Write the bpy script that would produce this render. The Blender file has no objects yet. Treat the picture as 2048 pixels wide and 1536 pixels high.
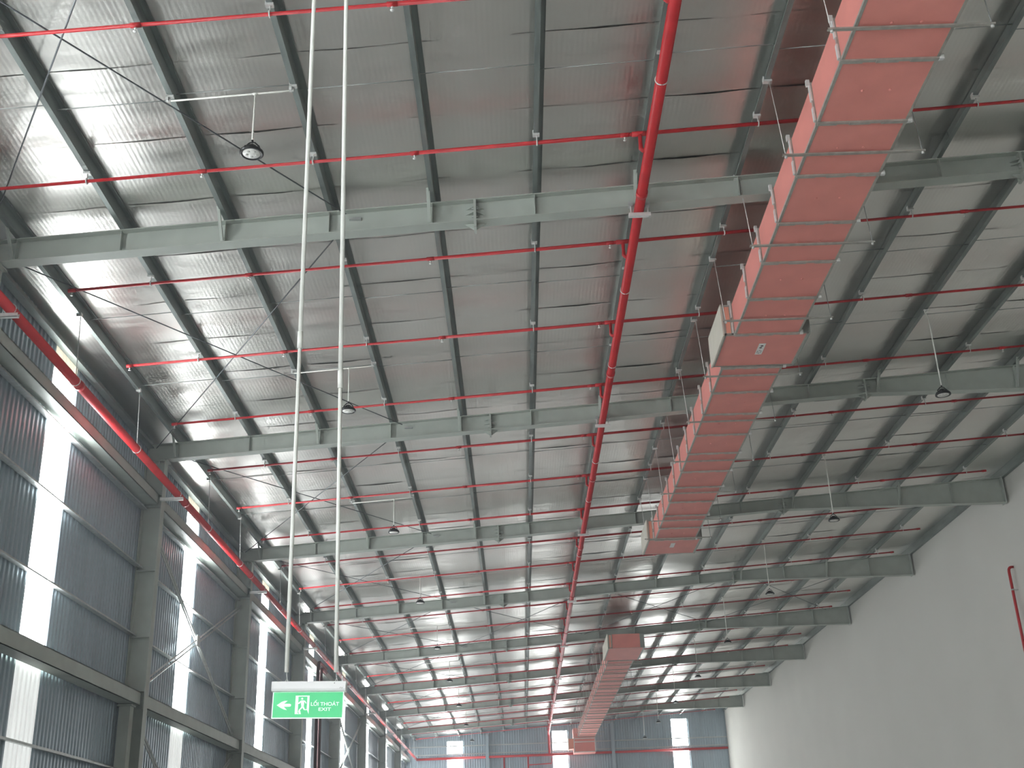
import bpy, math, random
from mathutils import Matrix, Vector

random.seed(7)
C = bpy.context.scene.collection
H = 1.6                      # the eye is 1.6 m over the floor; heights below are eye-relative + H
R_ = math.radians

# ------------------------------------------------------------------ camera, world, light, exposure
F_PX = 2336.7
YAW, PITCH, ROLL = 0.0051, 0.4001, -0.0362
cam_d = bpy.data.cameras.new('camera')
cam_d.sensor_width = 36.0
cam_d.lens = F_PX / 2048 * 36.0
cam_d.clip_end = 400
cam = bpy.data.objects.new('camera', cam_d)
C.objects.link(cam)
fw = Vector((math.sin(YAW) * math.cos(PITCH), math.cos(YAW) * math.cos(PITCH), math.sin(PITCH)))
rt = Vector((math.cos(YAW), -math.sin(YAW), 0))
up = rt.cross(fw)
r2 = math.cos(ROLL) * rt + math.sin(ROLL) * up
u2 = -math.sin(ROLL) * rt + math.cos(ROLL) * up
cam.matrix_world = Matrix(((r2.x, u2.x, -fw.x, 0), (r2.y, u2.y, -fw.y, 0), (r2.z, u2.z, -fw.z, H), (0, 0, 0, 1)))
sc = bpy.context.scene
sc.camera = cam

world = bpy.data.worlds.new('overcast_sky')
sc.world = world
world.use_nodes = True
bg = world.node_tree.nodes['Background']
bg.inputs['Color'].default_value = (0.93, 0.97, 1.0, 1)
bg.inputs['Strength'].default_value = 10.0

STRIP_POWER = 19.0            # daylight through the translucent wall sheets
FAR_POWER = 11.0             # the far wall looks on to a duller sky
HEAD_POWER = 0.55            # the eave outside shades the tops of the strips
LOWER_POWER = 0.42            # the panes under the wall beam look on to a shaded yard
sc.view_settings.view_transform = 'Standard'
sc.view_settings.look = 'None'
sc.view_settings.gamma = 1.0
sc.view_settings.use_curve_mapping = False
sc.view_settings.exposure = 0.68
sc.cycles.use_adaptive_sampling = True
sc.cycles.adaptive_threshold = 0.12
sc.cycles.adaptive_min_samples = 20
sc.cycles.max_bounces = 5
sc.cycles.diffuse_bounces = 3
sc.cycles.glossy_bounces = 3
sc.cycles.caustics_reflective = True
sc.cycles.sample_clamp_indirect = 4.0


# ------------------------------------------------------------------ materials
def mat(name, col, rough=0.5, metal=0.0, var=0.12, vscale=6.0, bump=0.0, bscale=60.0, emit=None, estr=0.0, spec=0.5, stretch=None):
    m = bpy.data.materials.new(name)
    m.use_nodes = True
    nt = m.node_tree
    b = nt.nodes['Principled BSDF']
    b.inputs['Roughness'].default_value = rough
    b.inputs['Metallic'].default_value = metal
    b.inputs['Specular IOR Level'].default_value = spec
    tc = nt.nodes.new('ShaderNodeTexCoord')
    mp = nt.nodes.new('ShaderNodeMapping')
    if stretch:
        mp.inputs['Scale'].default_value = stretch
    nt.links.new(tc.outputs['Object'], mp.inputs['Vector'])
    n = nt.nodes.new('ShaderNodeTexNoise')
    n.inputs['Scale'].default_value = vscale
    n.inputs['Detail'].default_value = 4
    nt.links.new(mp.outputs['Vector'], n.inputs['Vector'])
    ramp = nt.nodes.new('ShaderNodeValToRGB')
    ramp.color_ramp.elements[0].position = 0.3
    ramp.color_ramp.elements[1].position = 0.72
    ramp.color_ramp.elements[0].color = tuple(c * (1 - var) for c in col) + (1,)
    ramp.color_ramp.elements[1].color = tuple(min(1, c * (1 + var)) for c in col) + (1,)
    nt.links.new(n.outputs['Fac'], ramp.inputs['Fac'])
    nt.links.new(ramp.outputs['Color'], b.inputs['Base Color'])
    if bump:
        n2 = nt.nodes.new('ShaderNodeTexNoise')
        n2.inputs['Scale'].default_value = bscale
        nt.links.new(mp.outputs['Vector'], n2.inputs['Vector'])
        bp = nt.nodes.new('ShaderNodeBump')
        bp.inputs['Strength'].default_value = bump
        bp.inputs['Distance'].default_value = 0.01
        nt.links.new(n2.outputs['Fac'], bp.inputs['Height'])
        nt.links.new(bp.outputs['Normal'], b.inputs['Normal'])
    if emit:
        b.inputs['Emission Color'].default_value = tuple(emit) + (1,)
        b.inputs['Emission Strength'].default_value = estr
    return m


def foil_material():
    m = bpy.data.materials.new('reflective_foil')
    m.use_nodes = True
    nt = m.node_tree
    b = nt.nodes['Principled BSDF']
    b.inputs['Metallic'].default_value = 1.0
    geo = nt.nodes.new('ShaderNodeNewGeometry')
    # fine ribs running along the hall (height changes across it), plus soft random crinkles
    mp = nt.nodes.new('ShaderNodeMapping')
    mp.inputs['Scale'].default_value = (1.0, 0.06, 1.0)
    nt.links.new(geo.outputs['Position'], mp.inputs['Vector'])
    rib = nt.nodes.new('ShaderNodeTexNoise')
    rib.inputs['Scale'].default_value = 16.0
    rib.inputs['Detail'].default_value = 2.0
    nt.links.new(mp.outputs['Vector'], rib.inputs['Vector'])
    wv = nt.nodes.new('ShaderNodeTexWave')
    wv.wave_type = 'BANDS'
    wv.bands_direction = 'X'
    wv.inputs['Scale'].default_value = 5.2
    wv.inputs['Distortion'].default_value = 1.2
    wv.inputs['Detail'].default_value = 1.0
    nt.links.new(geo.outputs['Position'], wv.inputs['Vector'])
    mp2 = nt.nodes.new('ShaderNodeMapping')
    mp2.inputs['Scale'].default_value = (0.35, 1.6, 1.0)
    nt.links.new(geo.outputs['Position'], mp2.inputs['Vector'])
    cr = nt.nodes.new('ShaderNodeTexNoise')
    cr.inputs['Scale'].default_value = 2.6
    cr.inputs['Detail'].default_value = 3.0
    nt.links.new(mp2.outputs['Vector'], cr.inputs['Vector'])
    a1 = nt.nodes.new('ShaderNodeMath'); a1.operation = 'MULTIPLY'; a1.inputs[1].default_value = 0.0018
    a2 = nt.nodes.new('ShaderNodeMath'); a2.operation = 'MULTIPLY'; a2.inputs[1].default_value = 0.0007
    a3 = nt.nodes.new('ShaderNodeMath'); a3.operation = 'MULTIPLY'; a3.inputs[1].default_value = 0.006
    nt.links.new(rib.outputs['Fac'], a1.inputs[0])
    nt.links.new(wv.outputs['Fac'], a2.inputs[0])
    nt.links.new(cr.outputs['Fac'], a3.inputs[0])
    s1 = nt.nodes.new('ShaderNodeMath'); s1.operation = 'ADD'
    s2 = nt.nodes.new('ShaderNodeMath'); s2.operation = 'ADD'
    nt.links.new(a1.outputs[0], s1.inputs[0]); nt.links.new(a2.outputs[0], s1.inputs[1])
    nt.links.new(s1.outputs[0], s2.inputs[0]); nt.links.new(a3.outputs[0], s2.inputs[1])
    bp = nt.nodes.new('ShaderNodeBump')
    bp.inputs['Strength'].default_value = 0.8
    bp.inputs['Distance'].default_value = 1.0
    nt.links.new(s2.outputs[0], bp.inputs['Height'])
    nt.links.new(bp.outputs['Normal'], b.inputs['Normal'])
    rr = nt.nodes.new('ShaderNodeMapRange')
    rr.inputs['From Min'].default_value = 0.3
    rr.inputs['From Max'].default_value = 0.7
    rr.inputs['To Min'].default_value = 0.30
    rr.inputs['To Max'].default_value = 0.44
    nt.links.new(cr.outputs['Fac'], rr.inputs['Value'])
    nt.links.new(rr.outputs['Result'], b.inputs['Roughness'])
    b.inputs['Base Color'].default_value = (0.82, 0.805, 0.765, 1)
    return m


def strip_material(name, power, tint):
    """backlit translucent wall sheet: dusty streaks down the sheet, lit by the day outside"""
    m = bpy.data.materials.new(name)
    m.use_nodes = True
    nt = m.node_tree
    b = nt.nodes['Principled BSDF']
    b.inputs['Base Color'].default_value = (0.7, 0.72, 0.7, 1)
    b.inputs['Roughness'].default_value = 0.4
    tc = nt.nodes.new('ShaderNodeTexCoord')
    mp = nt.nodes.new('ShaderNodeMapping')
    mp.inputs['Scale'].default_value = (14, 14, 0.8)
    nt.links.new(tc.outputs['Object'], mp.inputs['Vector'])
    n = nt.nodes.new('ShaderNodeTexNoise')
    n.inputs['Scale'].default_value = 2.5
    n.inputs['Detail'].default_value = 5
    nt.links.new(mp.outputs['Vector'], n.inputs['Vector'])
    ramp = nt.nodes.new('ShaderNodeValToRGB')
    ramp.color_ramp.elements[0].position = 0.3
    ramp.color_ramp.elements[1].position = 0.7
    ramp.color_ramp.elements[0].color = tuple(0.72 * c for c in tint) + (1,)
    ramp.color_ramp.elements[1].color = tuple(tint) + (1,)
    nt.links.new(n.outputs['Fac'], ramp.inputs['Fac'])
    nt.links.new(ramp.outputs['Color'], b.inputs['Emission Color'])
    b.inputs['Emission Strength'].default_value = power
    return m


M = {}
M['foil'] = foil_material()
M['strip'] = strip_material('translucent_sheet', STRIP_POWER, (0.94, 0.98, 1.0))
M['strip_far'] = strip_material('translucent_sheet_far', FAR_POWER, (0.95, 0.99, 1.0))
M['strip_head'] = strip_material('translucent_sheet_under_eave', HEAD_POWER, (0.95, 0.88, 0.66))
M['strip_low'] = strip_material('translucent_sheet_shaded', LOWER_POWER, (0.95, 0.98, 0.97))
M['rafter'] = mat('grey_green_steel_paint', (0.45, 0.49, 0.445), 0.5, 0.0, 0.08, 3.0)
M['purlin'] = mat('galvanised_purlin', (0.25, 0.285, 0.27), 0.45, 0.45, 0.22, 9.0, stretch=(1, 0.15, 1))
M['galv'] = mat('galvanised_steel', (0.55, 0.57, 0.56), 0.4, 0.6, 0.15, 14.0)
M['clip'] = mat('white_zinc_clip', (0.78, 0.79, 0.77), 0.4, 0.2, 0.08, 20.0)
M['rod'] = mat('zinc_rod', (0.42, 0.44, 0.43), 0.6, 0.0, 0.08, 10.0)
M['brace'] = mat('dark_brace_rod', (0.14, 0.15, 0.16), 0.5, 0.3, 0.1, 10.0)
M['red'] = mat('red_pipe_paint', (0.46, 0.022, 0.026), 0.42, 0.0, 0.10, 5.0, spec=0.35)
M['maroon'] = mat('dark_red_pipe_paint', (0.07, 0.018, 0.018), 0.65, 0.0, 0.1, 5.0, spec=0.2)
M['duct'] = mat('pink_duct_board', (0.74, 0.27, 0.23), 0.6, 0.0, 0.06, 2.5, bump=0.15, bscale=90)
M['duct_end'] = mat('orange_pink_duct_board', (0.78, 0.34, 0.24), 0.6, 0.0, 0.06, 2.5)
M['joint'] = mat('grey_duct_flange', (0.42, 0.41, 0.37), 0.45, 0.3, 0.15, 12.0)
M['beige'] = mat('beige_duct_cover', (0.66, 0.63, 0.54), 0.55, 0.0, 0.05, 4.0)
M['grey_cover'] = mat('grey_duct_cover', (0.30, 0.32, 0.29), 0.55, 0.1, 0.08, 4.0)
M['white_wall'] = mat('white_plaster', (0.66, 0.655, 0.61), 0.85, 0.0, 0.03, 0.6, bump=0.05, bscale=8)
M['clad'] = mat('blue_grey_cladding', (0.40, 0.48, 0.54), 0.32, 0.45, 0.10, 2.0, stretch=(1, 1, 0.15))
M['pvc'] = mat('white_pvc', (0.90, 0.90, 0.84), 0.4, 0.0, 0.04, 5.0)
M['black'] = mat('black_lamp_housing', (0.012, 0.012, 0.013), 0.4, 0.0, 0.2, 20.0)
M['lens'] = mat('frosted_lens', (0.82, 0.82, 0.78), 0.25, 0.0, 0.03, 20.0)
M['led'] = mat('led_lens_dot', (0.50, 0.50, 0.46), 0.3, 0.0, 0.05, 20.0)
M['sign_white'] = mat('sign_housing_white', (0.93, 0.92, 0.91), 0.35, 0.0, 0.02, 6.0)
M['sign_green'] = mat('sign_green_panel', (0.07, 0.50, 0.20), 0.3, 0.0, 0.03, 3.0, emit=(0.10, 0.62, 0.27), estr=0.20)
M['sign_mark'] = mat('sign_mark_white', (0.80, 0.92, 0.84), 0.4, 0.0, 0.02, 3.0, emit=(0.85, 1.0, 0.9), estr=0.22)
M['floor'] = mat('grey_floor_coating', (0.54, 0.55, 0.53), 0.35, 0.0, 0.06, 0.5)
M['paper'] = mat('white_sticker', (0.8, 0.78, 0.76), 0.6, 0.0, 0.02, 9.0)
M['ink'] = mat('black_ink', (0.03, 0.02, 0.02), 0.6, 0.0, 0.1, 9.0)
M['conc'] = mat('front_wall_grey', (0.45, 0.46, 0.46), 0.8, 0.0, 0.05, 1.0)


# ------------------------------------------------------------------ mesh helpers
class MB:
    def __init__(self):
        self.v, self.f, self.sm = [], [], []

    def add(self, vs, fs, smooth=False):
        o = len(self.v)
        self.v += [tuple(p) for p in vs]
        for f in fs:
            self.f.append(tuple(i + o for i in f))
            self.sm.append(smooth)
        return self

    def box(self, a, b):
        x0, y0, z0 = a
        x1, y1, z1 = b
        return self.add([(x0, y0, z0), (x1, y0, z0), (x1, y1, z0), (x0, y1, z0), (x0, y0, z1), (x1, y0, z1), (x1, y1, z1), (x0, y1, z1)],
                        [(3, 2, 1, 0), (4, 5, 6, 7), (0, 1, 5, 4), (1, 2, 6, 5), (2, 3, 7, 6), (3, 0, 4, 7)])

    def hexa(self, p):           # eight free corners, bottom ring then top ring
        return self.add(p, [(3, 2, 1, 0), (4, 5, 6, 7), (0, 1, 5, 4), (1, 2, 6, 5), (2, 3, 7, 6), (3, 0, 4, 7)])

    def prism(self, poly, axis, t0, t1):   # polygon extruded along an axis: 'x' poly=(y,z), 'y' poly=(x,z), 'z' poly=(x,y)
        def P(a, b, t):
            return (t, a, b) if axis == 'x' else (a, t, b) if axis == 'y' else (a, b, t)
        n = len(poly)
        vs = [P(a, b, t0) for a, b in poly] + [P(a, b, t1) for a, b in poly]
        fs = [(i, (i + 1) % n, (i + 1) % n + n, i + n) for i in range(n)] + [tuple(range(n))[::-1], tuple(range(n, 2 * n))]
        return self.add(vs, fs)

    def tube(self, path, r, n=8, cap=True, smooth=True):
        path = [Vector(p) for p in path]
        rings = []
        ref = None
        for i, p in enumerate(path):
            d = (path[min(i + 1, len(path) - 1)] - path[max(i - 1, 0)]).normalized()
            if ref is None:
                ref = Vector((0, 0, 1)) if abs(d.z) < 0.9 else Vector((1, 0, 0))
            a = d.cross(ref)
            if a.length < 1e-4:
                a = d.cross(Vector((0.3, 1, 0.2)))
            a.normalize()
            b = d.cross(a).normalized()
            ref = a.cross(d) * -1 if False else ref
            rr = r[i] if isinstance(r, (list, tuple)) else r
            rings.append([p + a * (rr * math.cos(2 * math.pi * k / n)) + b * (rr * math.sin(2 * math.pi * k / n)) for k in range(n)])
        vs = [q for ring in rings for q in ring]
        fs = []
        for i in range(len(rings) - 1):
            for k in range(n):
                fs.append((i * n + k, i * n + (k + 1) % n, (i + 1) * n + (k + 1) % n, (i + 1) * n + k))
        self.add(vs, fs, smooth)
        if cap:
            o = len(self.v) - len(vs)
            self.f.append(tuple(o + k for k in range(n))[::-1]); self.sm.append(False)
            self.f.append(tuple(o + (len(rings) - 1) * n + k for k in range(n))); self.sm.append(False)
        return self

    def lathe(self, prof, centre=(0, 0, 0), n=24, smooth=True):   # prof: (r, z) about z
        cx, cy, cz = centre
        vs = []
        for r, z in prof:
            vs += [(cx + r * math.cos(2 * math.pi * k / n), cy + r * math.sin(2 * math.pi * k / n), cz + z) for k in range(n)]
        fs = []
        for i in range(len(prof) - 1):
            for k in range(n):
                fs.append((i * n + k, i * n + (k + 1) % n, (i + 1) * n + (k + 1) % n, (i + 1) * n + k))
        return self.add(vs, fs, smooth)

    def mesh(self, name, m):
        me = bpy.data.meshes.new(name)
        me.from_pydata(self.v, [], self.f)
        me.materials.append(M[m] if isinstance(m, str) else m)
        me.polygons.foreach_set('use_smooth', self.sm)
        me.update()
        import bmesh
        bm = bmesh.new()
        bm.from_mesh(me)
        bmesh.ops.recalc_face_normals(bm, faces=bm.faces)
        bm.to_mesh(me)
        bm.free()
        return me

    def build(self, name, m, parent=None, loc=(0, 0, 0)):
        return put(name, self.mesh(name, m), parent, loc)


def put(name, me, parent=None, loc=(0, 0, 0), rz=0.0):
    o = bpy.data.objects.new(name, me)
    C.objects.link(o)
    o.location = loc
    o.rotation_euler = (0, 0, rz)
    if parent:
        o.parent = parent
    return o


def tag(o, label, cat, group=None, kind=None):
    o['label'] = label
    o['category'] = cat
    if group:
        o['group'] = group
    if kind:
        o['kind'] = kind
    return o


def thing(name, label, cat, loc=(0, 0, 0), group=None, kind=None):
    o = bpy.data.objects.new(name, None)
    C.objects.link(o)
    o.location = loc
    o.empty_display_size = 0.2
    return tag(o, label, cat, group, kind)


def dup(root, loc, label):
    r = root.copy(); C.objects.link(r); r.location = loc
    r['label'] = label
    for ch in list(root.children):
        c = ch.copy(); C.objects.link(c); c.parent = r
        for g in ch.children:
            d = g.copy(); C.objects.link(d); d.parent = c
    return r


ORD = ['first', 'second', 'third', 'fourth', 'fifth', 'sixth', 'seventh', 'eighth', 'ninth', 'tenth', 'eleventh', 'twelfth', 'thirteenth',
       'fourteenth', 'fifteenth', 'sixteenth', 'seventeenth', 'eighteenth', 'nineteenth', 'twentieth', 'twenty-first', 'twenty-second',
       'twenty-third', 'twenty-fourth', 'twenty-fifth', 'twenty-sixth', 'twenty-seventh', 'twenty-eighth']

# ------------------------------------------------------------------ the frame of the hall
Y1, B = 13.787, 8.0
RY = [Y1 + B * k for k in range(8)]                 # eight rafters in view
YN, YF = -10.2, 76.7                                # near and far ends of the hall
XL, XR = -7.2, 13.14                                # left cladding, right plaster wall
PX = [-6.49 + 1.4 * i for i in range(14)]           # purlin lines
SL = 0.0625


def zb(x):                                          # underside of the purlins = top of the rafters
    return 8.58 + SL * x + H


def zf(x):                                          # foil lies on the purlins
    return zb(x) + 0.205


# floor, right wall, front wall
tag(MB().box((XL - 0.3, YN - 14, -0.2), (XR + 0.3, YF + 0.3, 0)).build('floor', 'floor'), 'smooth grey hall floor', 'floor', kind='structure')
tag(MB().box((XR, YN - 0.3, 0), (XR + 0.25, YF + 0.2, 11.6 + H)).build('wall_right', 'white_wall'), 'plain white plastered wall along the high side of the roof', 'wall', kind='structure')
fwm = MB()
fwm.box((XL - 0.1, YN - 0.2, 0), (XR, YN, 9.65))
fwm.prism([(XL - 0.1, 9.65), (XR, 9.65), (XR, zf(XR) + 0.02), (XL - 0.1, zf(XL) + 0.02)], 'y', YN - 0.2, YN)
tag(fwm.build('wall_front', 'conc'), 'plain grey end wall behind the viewer', 'wall', kind='structure')
tag(MB().box((XR - 0.09, YN, zf(XR) - 0.24), (XR, YF, zf(XR) - 0.005)).build('trim_1', 'purlin'), 'dark steel angle where foil roof meets white wall', 'trim', kind='structure')

# ceiling of foil rolls
ceiling = thing('ceiling', 'silver foil insulation in rolls laid over the purlins', 'ceiling', kind='structure')


def foil_mesh(seed):
    rnd = random.Random(seed)
    W = 1.44
    ny, step = 12, 0.1
    xs = [XL - 0.05 + step * i for i in range(int((XR - XL + 0.1) / step) + 1)]
    ph = [rnd.uniform(0, 6.28) for _ in range(8)]
    vs, fs = [], []
    for j in range(ny + 1):
        t = j / ny
        y = t * W
        for x in xs:
            u = (x - PX[0]) / 1.4
            fr = u - math.floor(u)
            sag = math.sin(math.pi * fr) ** 2
            # the rolls sag a little between purlins, their lapped edges hang in a soft fold
            e0 = math.exp(-((t) / 0.07) ** 2)
            e1 = math.exp(-((1 - t) / 0.10) ** 2)
            k = 0.6 + 0.4 * math.sin(1.7 * x + ph[0])
            z = 0.005 * t - 0.012 * sag * (1 + 0.5 * math.sin(2.3 * y + ph[1] + x)) - 0.009 * e1 * sag * k - 0.004 * e0 * sag * k
            z += 0.003 * math.sin(2.1 * x + 2.2 * y + ph[2]) * sag
            vs.append((x, y + (0.008 * math.sin(0.9 * x + ph[4]) if j == ny else 0), SL * x + z))
    n = len(xs)
    for j in range(ny):
        for i in range(n - 1):
            a = j * n + i
            fs.append((a, a + 1, a + n + 1, a + n))
    mb = MB()
    mb.add(vs, fs, True)
    me = bpy.data.meshes.new('foil_sheet')
    me.from_pydata(mb.v, [], mb.f)
    me.materials.append(M['foil'])
    me.polygons.foreach_set('use_smooth', mb.sm)
    me.update()
    return me


foils = [foil_mesh(s) for s in range(5)]
rd = MB()  # unseen roof sheeting, added to stop sky light leaking between the foil rolls
rd.hexa([(XL - 0.12, YN - 0.25, zf(XL - 0.12) + 0.05), (XR + 0.1, YN - 0.25, zf(XR + 0.1) + 0.05), (XR + 0.1, YF + 0.12, zf(XR + 0.1) + 0.05), (XL - 0.12, YF + 0.12, zf(XL - 0.12) + 0.05),
         (XL - 0.12, YN - 0.25, zf(XL) + 0.12), (XR + 0.1, YN - 0.25, zf(XR) + 0.12), (XR + 0.1, YF + 0.12, zf(XR) + 0.12), (XL - 0.12, YF + 0.12, zf(XL) + 0.12)])
tag(rd.build('light_block_deck', 'clad'), 'unseen metal roof sheeting added over the silver foil to block the sky', 'roof', kind='structure')
ys = 13.44 - 1.4 * 17
k = 0
while ys < YF:
    put('foil_sheet', foils[k % 5], ceiling, (0, ys, zf(0)))
    ys += 1.4
    k += 1

# ------------------------------------------------------------------ left wall: ribbed sheets, translucent strips, girts, beams
wall_left = thing('wall_left', 'blue-grey ribbed metal cladding with bright strips along the low side', 'wall', kind='structure')


def rib_profile(w, pitch=0.15, d=0.028):
    n = max(1, round(w / pitch))
    p = w / n
    pts = []
    for i in range(n):
        a = i * p
        pts += [(a, 0), (a + 0.45 * p, 0), (a + 0.55 * p, d), (a + 0.90 * p, d)]
    pts.append((w, 0))
    return pts


def sheet_mesh(name, w, z0, z1, m, along='y', top=None, flip=1):
    pts = rib_profile(w)
    vs, fs = [], []
    for a, d in pts:
        for z in (z0, z1 if top is None else top(a)):
            vs.append((flip * d, a, z) if along == 'y' else (a, -d, z))
    for i in range(len(pts) - 1):
        fs.append((2 * i, 2 * i + 2, 2 * i + 3, 2 * i + 1))
    me = bpy.data.meshes.new(name)
    me.from_pydata(vs, [], fs)
    me.materials.append(M[m])
    me.update()
    return me


WT = zf(XL) + 0.02
wide = sheet_mesh('cladding_sheet', 1.05, 0, WT, 'clad')
narrow = sheet_mesh('cladding_sheet', 0.98, 0, WT, 'clad')
pane_up = sheet_mesh('window_pane', 0.95, 3.2 + H, 7.74 + H, 'strip')
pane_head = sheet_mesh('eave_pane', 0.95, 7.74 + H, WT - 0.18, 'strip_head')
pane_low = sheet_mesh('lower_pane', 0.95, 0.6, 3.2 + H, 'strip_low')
over = sheet_mesh('head_sheet', 0.95, WT - 0.18, WT, 'clad')
sill = sheet_mesh('sill_sheet', 0.95, 0, 0.6, 'clad')
nwin = 0
# bay behind the viewer left open, an added unseen opening to light the rafters
tag(MB().box((XL - 0.05, YN, 6.3), (XL, Y1 - 2 * B, WT)).build('added_opening_panel', 'clad'), 'panel over an opening added for light in the ribbed wall behind the viewer', 'panel', kind='structure')
for kb in range(-2, 8):
    y0 = Y1 + B * kb
    for off, me in ((0, wide), (1.05, wide), (2.10, wide), (4.10, narrow), (5.08, narrow), (6.06, narrow), (7.03, narrow)):
        if y0 + off > YN - 1 and y0 + off < YF - 0.5:
            put('cladding_sheet', me, wall_left, (XL, y0 + off, 0))
    if y0 + 3.15 > YN and y0 + 4.1 < YF:
        nwin += 1
        w = put('window_%d' % nwin, pane_up, None, (XL, y0 + 3.15, 0))
        tag(w, (('bright translucent strip in the ribbed wall between the %s and %s rafters' % (ORD[kb], ORD[kb + 1]) if 0 <= kb < 7 else 'bright translucent strip in the ribbed wall beyond the last rafter' if kb == 7 else '%s translucent strip behind the viewer in the ribbed side wall' % ORD[-1 - kb])), 'window', 'translucent wall strips', 'structure')
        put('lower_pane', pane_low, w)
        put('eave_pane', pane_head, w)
        put('head_sheet', over, wall_left, (XL, y0 + 3.15, 0))
        put('sill_sheet', sill, wall_left, (XL, y0 + 3.15, 0))

for i, gz in enumerate((6.82, 5.68, 4.40, 2.00, 0.72, -0.5)):
    g = MB()
    z = gz + H
    g.prism([(XL + 0.03, z), (XL + 0.16, z), (XL + 0.16, z - 0.02), (XL + 0.165, z - 0.02), (XL + 0.165, z + 0.006), (XL + 0.036, z + 0.006), (XL + 0.036, z + 0.056), (XL + 0.03, z + 0.056)], 'y', YN, YF - 0.05)
    tag(g.build('girt', 'galv'), '%s thin horizontal girt down from the eave on the ribbed side wall' % ORD[i], 'girt', 'girts of the left wall')
ev = MB()
ze = 8.09 + H
ev.prism([(XL + 0.04, ze), (XL + 0.17, ze), (XL + 0.17, ze + 0.012), (XL + 0.052, ze + 0.012), (XL + 0.052, ze + 0.205), (XL + 0.04, ze + 0.205)], 'y', YN, YF - 0.05)
tag(ev.build('eave_strut', 'purlin'), 'dark eave channel along the top of the ribbed side wall', 'beam')


def wall_beam(label, zlo, zhi):
    t = thing('side_beam', label, 'beam', (0, 0, 0), 'beams along the left wall')
    for i in range(-2, 9):
        a = max(YN, Y1 + B * (i - 1)) + 0.11
        b = min(YF - 0.1, Y1 + B * i) - 0.11
        if b - a < 1:
            continue
        g = MB()
        x0, x1 = XL + 0.10, XL + 0.37
        g.box((x0, a, zlo), (x1, b, zlo + 0.012)).box((x0, a, zhi - 0.012), (x1, b, zhi)).box((x1 - 0.012, a, zlo), (x1, b, zhi))
        g.build('beam_segment', 'rafter', t)
    return t


wall_beam('heavy steel beam between the columns, just under the red eave pipe', 6.90 + H, 7.10 + H)
wall_beam('heavy steel beam between the columns, low on the ribbed side wall', 3.10 + H, 3.34 + H)

# columns
for i, y in enumerate(RY):
    t = thing('column', 'grey H-shaped steel column under the %s rafter against the ribbed wall' % ORD[i], 'column', (0, y, 0), 'left wall columns')
    xo, xi = XL + 0.06, -6.76
    top = 7.78 + H
    MB().box((xi - 0.014, -0.11, 0), (xi, 0.11, top)).build('inner_flange', 'rafter', t)
    MB().box((xo, -0.11, 0), (xo + 0.014, 0.11, top)).build('outer_flange', 'rafter', t)
    MB().box((xo + 0.014, -0.005, 0), (xi - 0.014, 0.005, top)).build('web', 'rafter', t)
    st = MB().box((xo + 0.014, -0.1, -0.006), (xi - 0.014, 0.1, 0.006)).mesh('stiffener', 'rafter')
    for z in (7.1, 6.86, 5.6, 4.35, 3.36, 3.06):
        put('stiffener', st, t, (0, 0, z + H))
    MB().box((xo - 0.02, -0.13, top), (xi + 0.06, 0.13, top + 0.016)).build('cap_plate', 'rafter', t)
    bolt = MB().tube([(0, 0, -0.05), (0, 0, 0.045)], 0.012, 6).mesh('bolt', 'galv')
    for bx in (-7.08, -6.98, -6.88, -6.78):
        for by in (-0.09, 0.09):
            put('bolt', bolt, t, (bx, by, top))
# short post under the low beam beside the second column
pt = thing('post', 'short grey post under the low wall beam beside the column of the second rafter', 'post', (-6.98, 21.40, 0))
MB().box((-0.10, -0.10, 0), (0.10, 0.10, 3.05 + H)).build('shaft', 'rafter', pt)
MB().box((-0.13, -0.13, 3.05 + H), (0.13, 0.13, 3.08 + H)).build('head_plate', 'rafter', pt)

# wall bracing: crossed double angles
def wall_brace(label, y0, zlo, zhi):
    t = thing('wall_brace', label, 'brace', (-7.0, y0, 0), 'crossed wall bracing')
    for s in (0, 1):
        za, zc = (zhi, zlo) if s == 0 else (zlo, zhi)
        g = MB()
        for dz in (-0.045, 0.045):
            g.tube([(0.02 * s, 0.15, za + H + dz), (0.02 * s, B - 0.15, zc + H + dz)], 0.022, 4, smooth=False)
        g.build('diagonal', 'galv', t)
    zm = (zlo + zhi) / 2 + H
    MB().box((0.03, B / 2 - 0.12, zm - 0.12), (0.045, B / 2 + 0.12, zm + 0.12)).build('gusset', 'galv', t)


wall_brace('crossed steel bracing over the low wall beam, between second and third rafters', RY[1], 3.45, 6.6)
wall_brace('crossed steel bracing under the low wall beam, between second and third rafters', RY[1], -0.6, 2.95)
wall_brace('crossed steel wall bracing between fifth and sixth rafters, over the low wall beam', RY[4], 3.45, 6.6)
wall_brace('crossed steel wall bracing between fifth and sixth rafters, under the low wall beam', RY[4], -0.6, 2.95)

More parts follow.
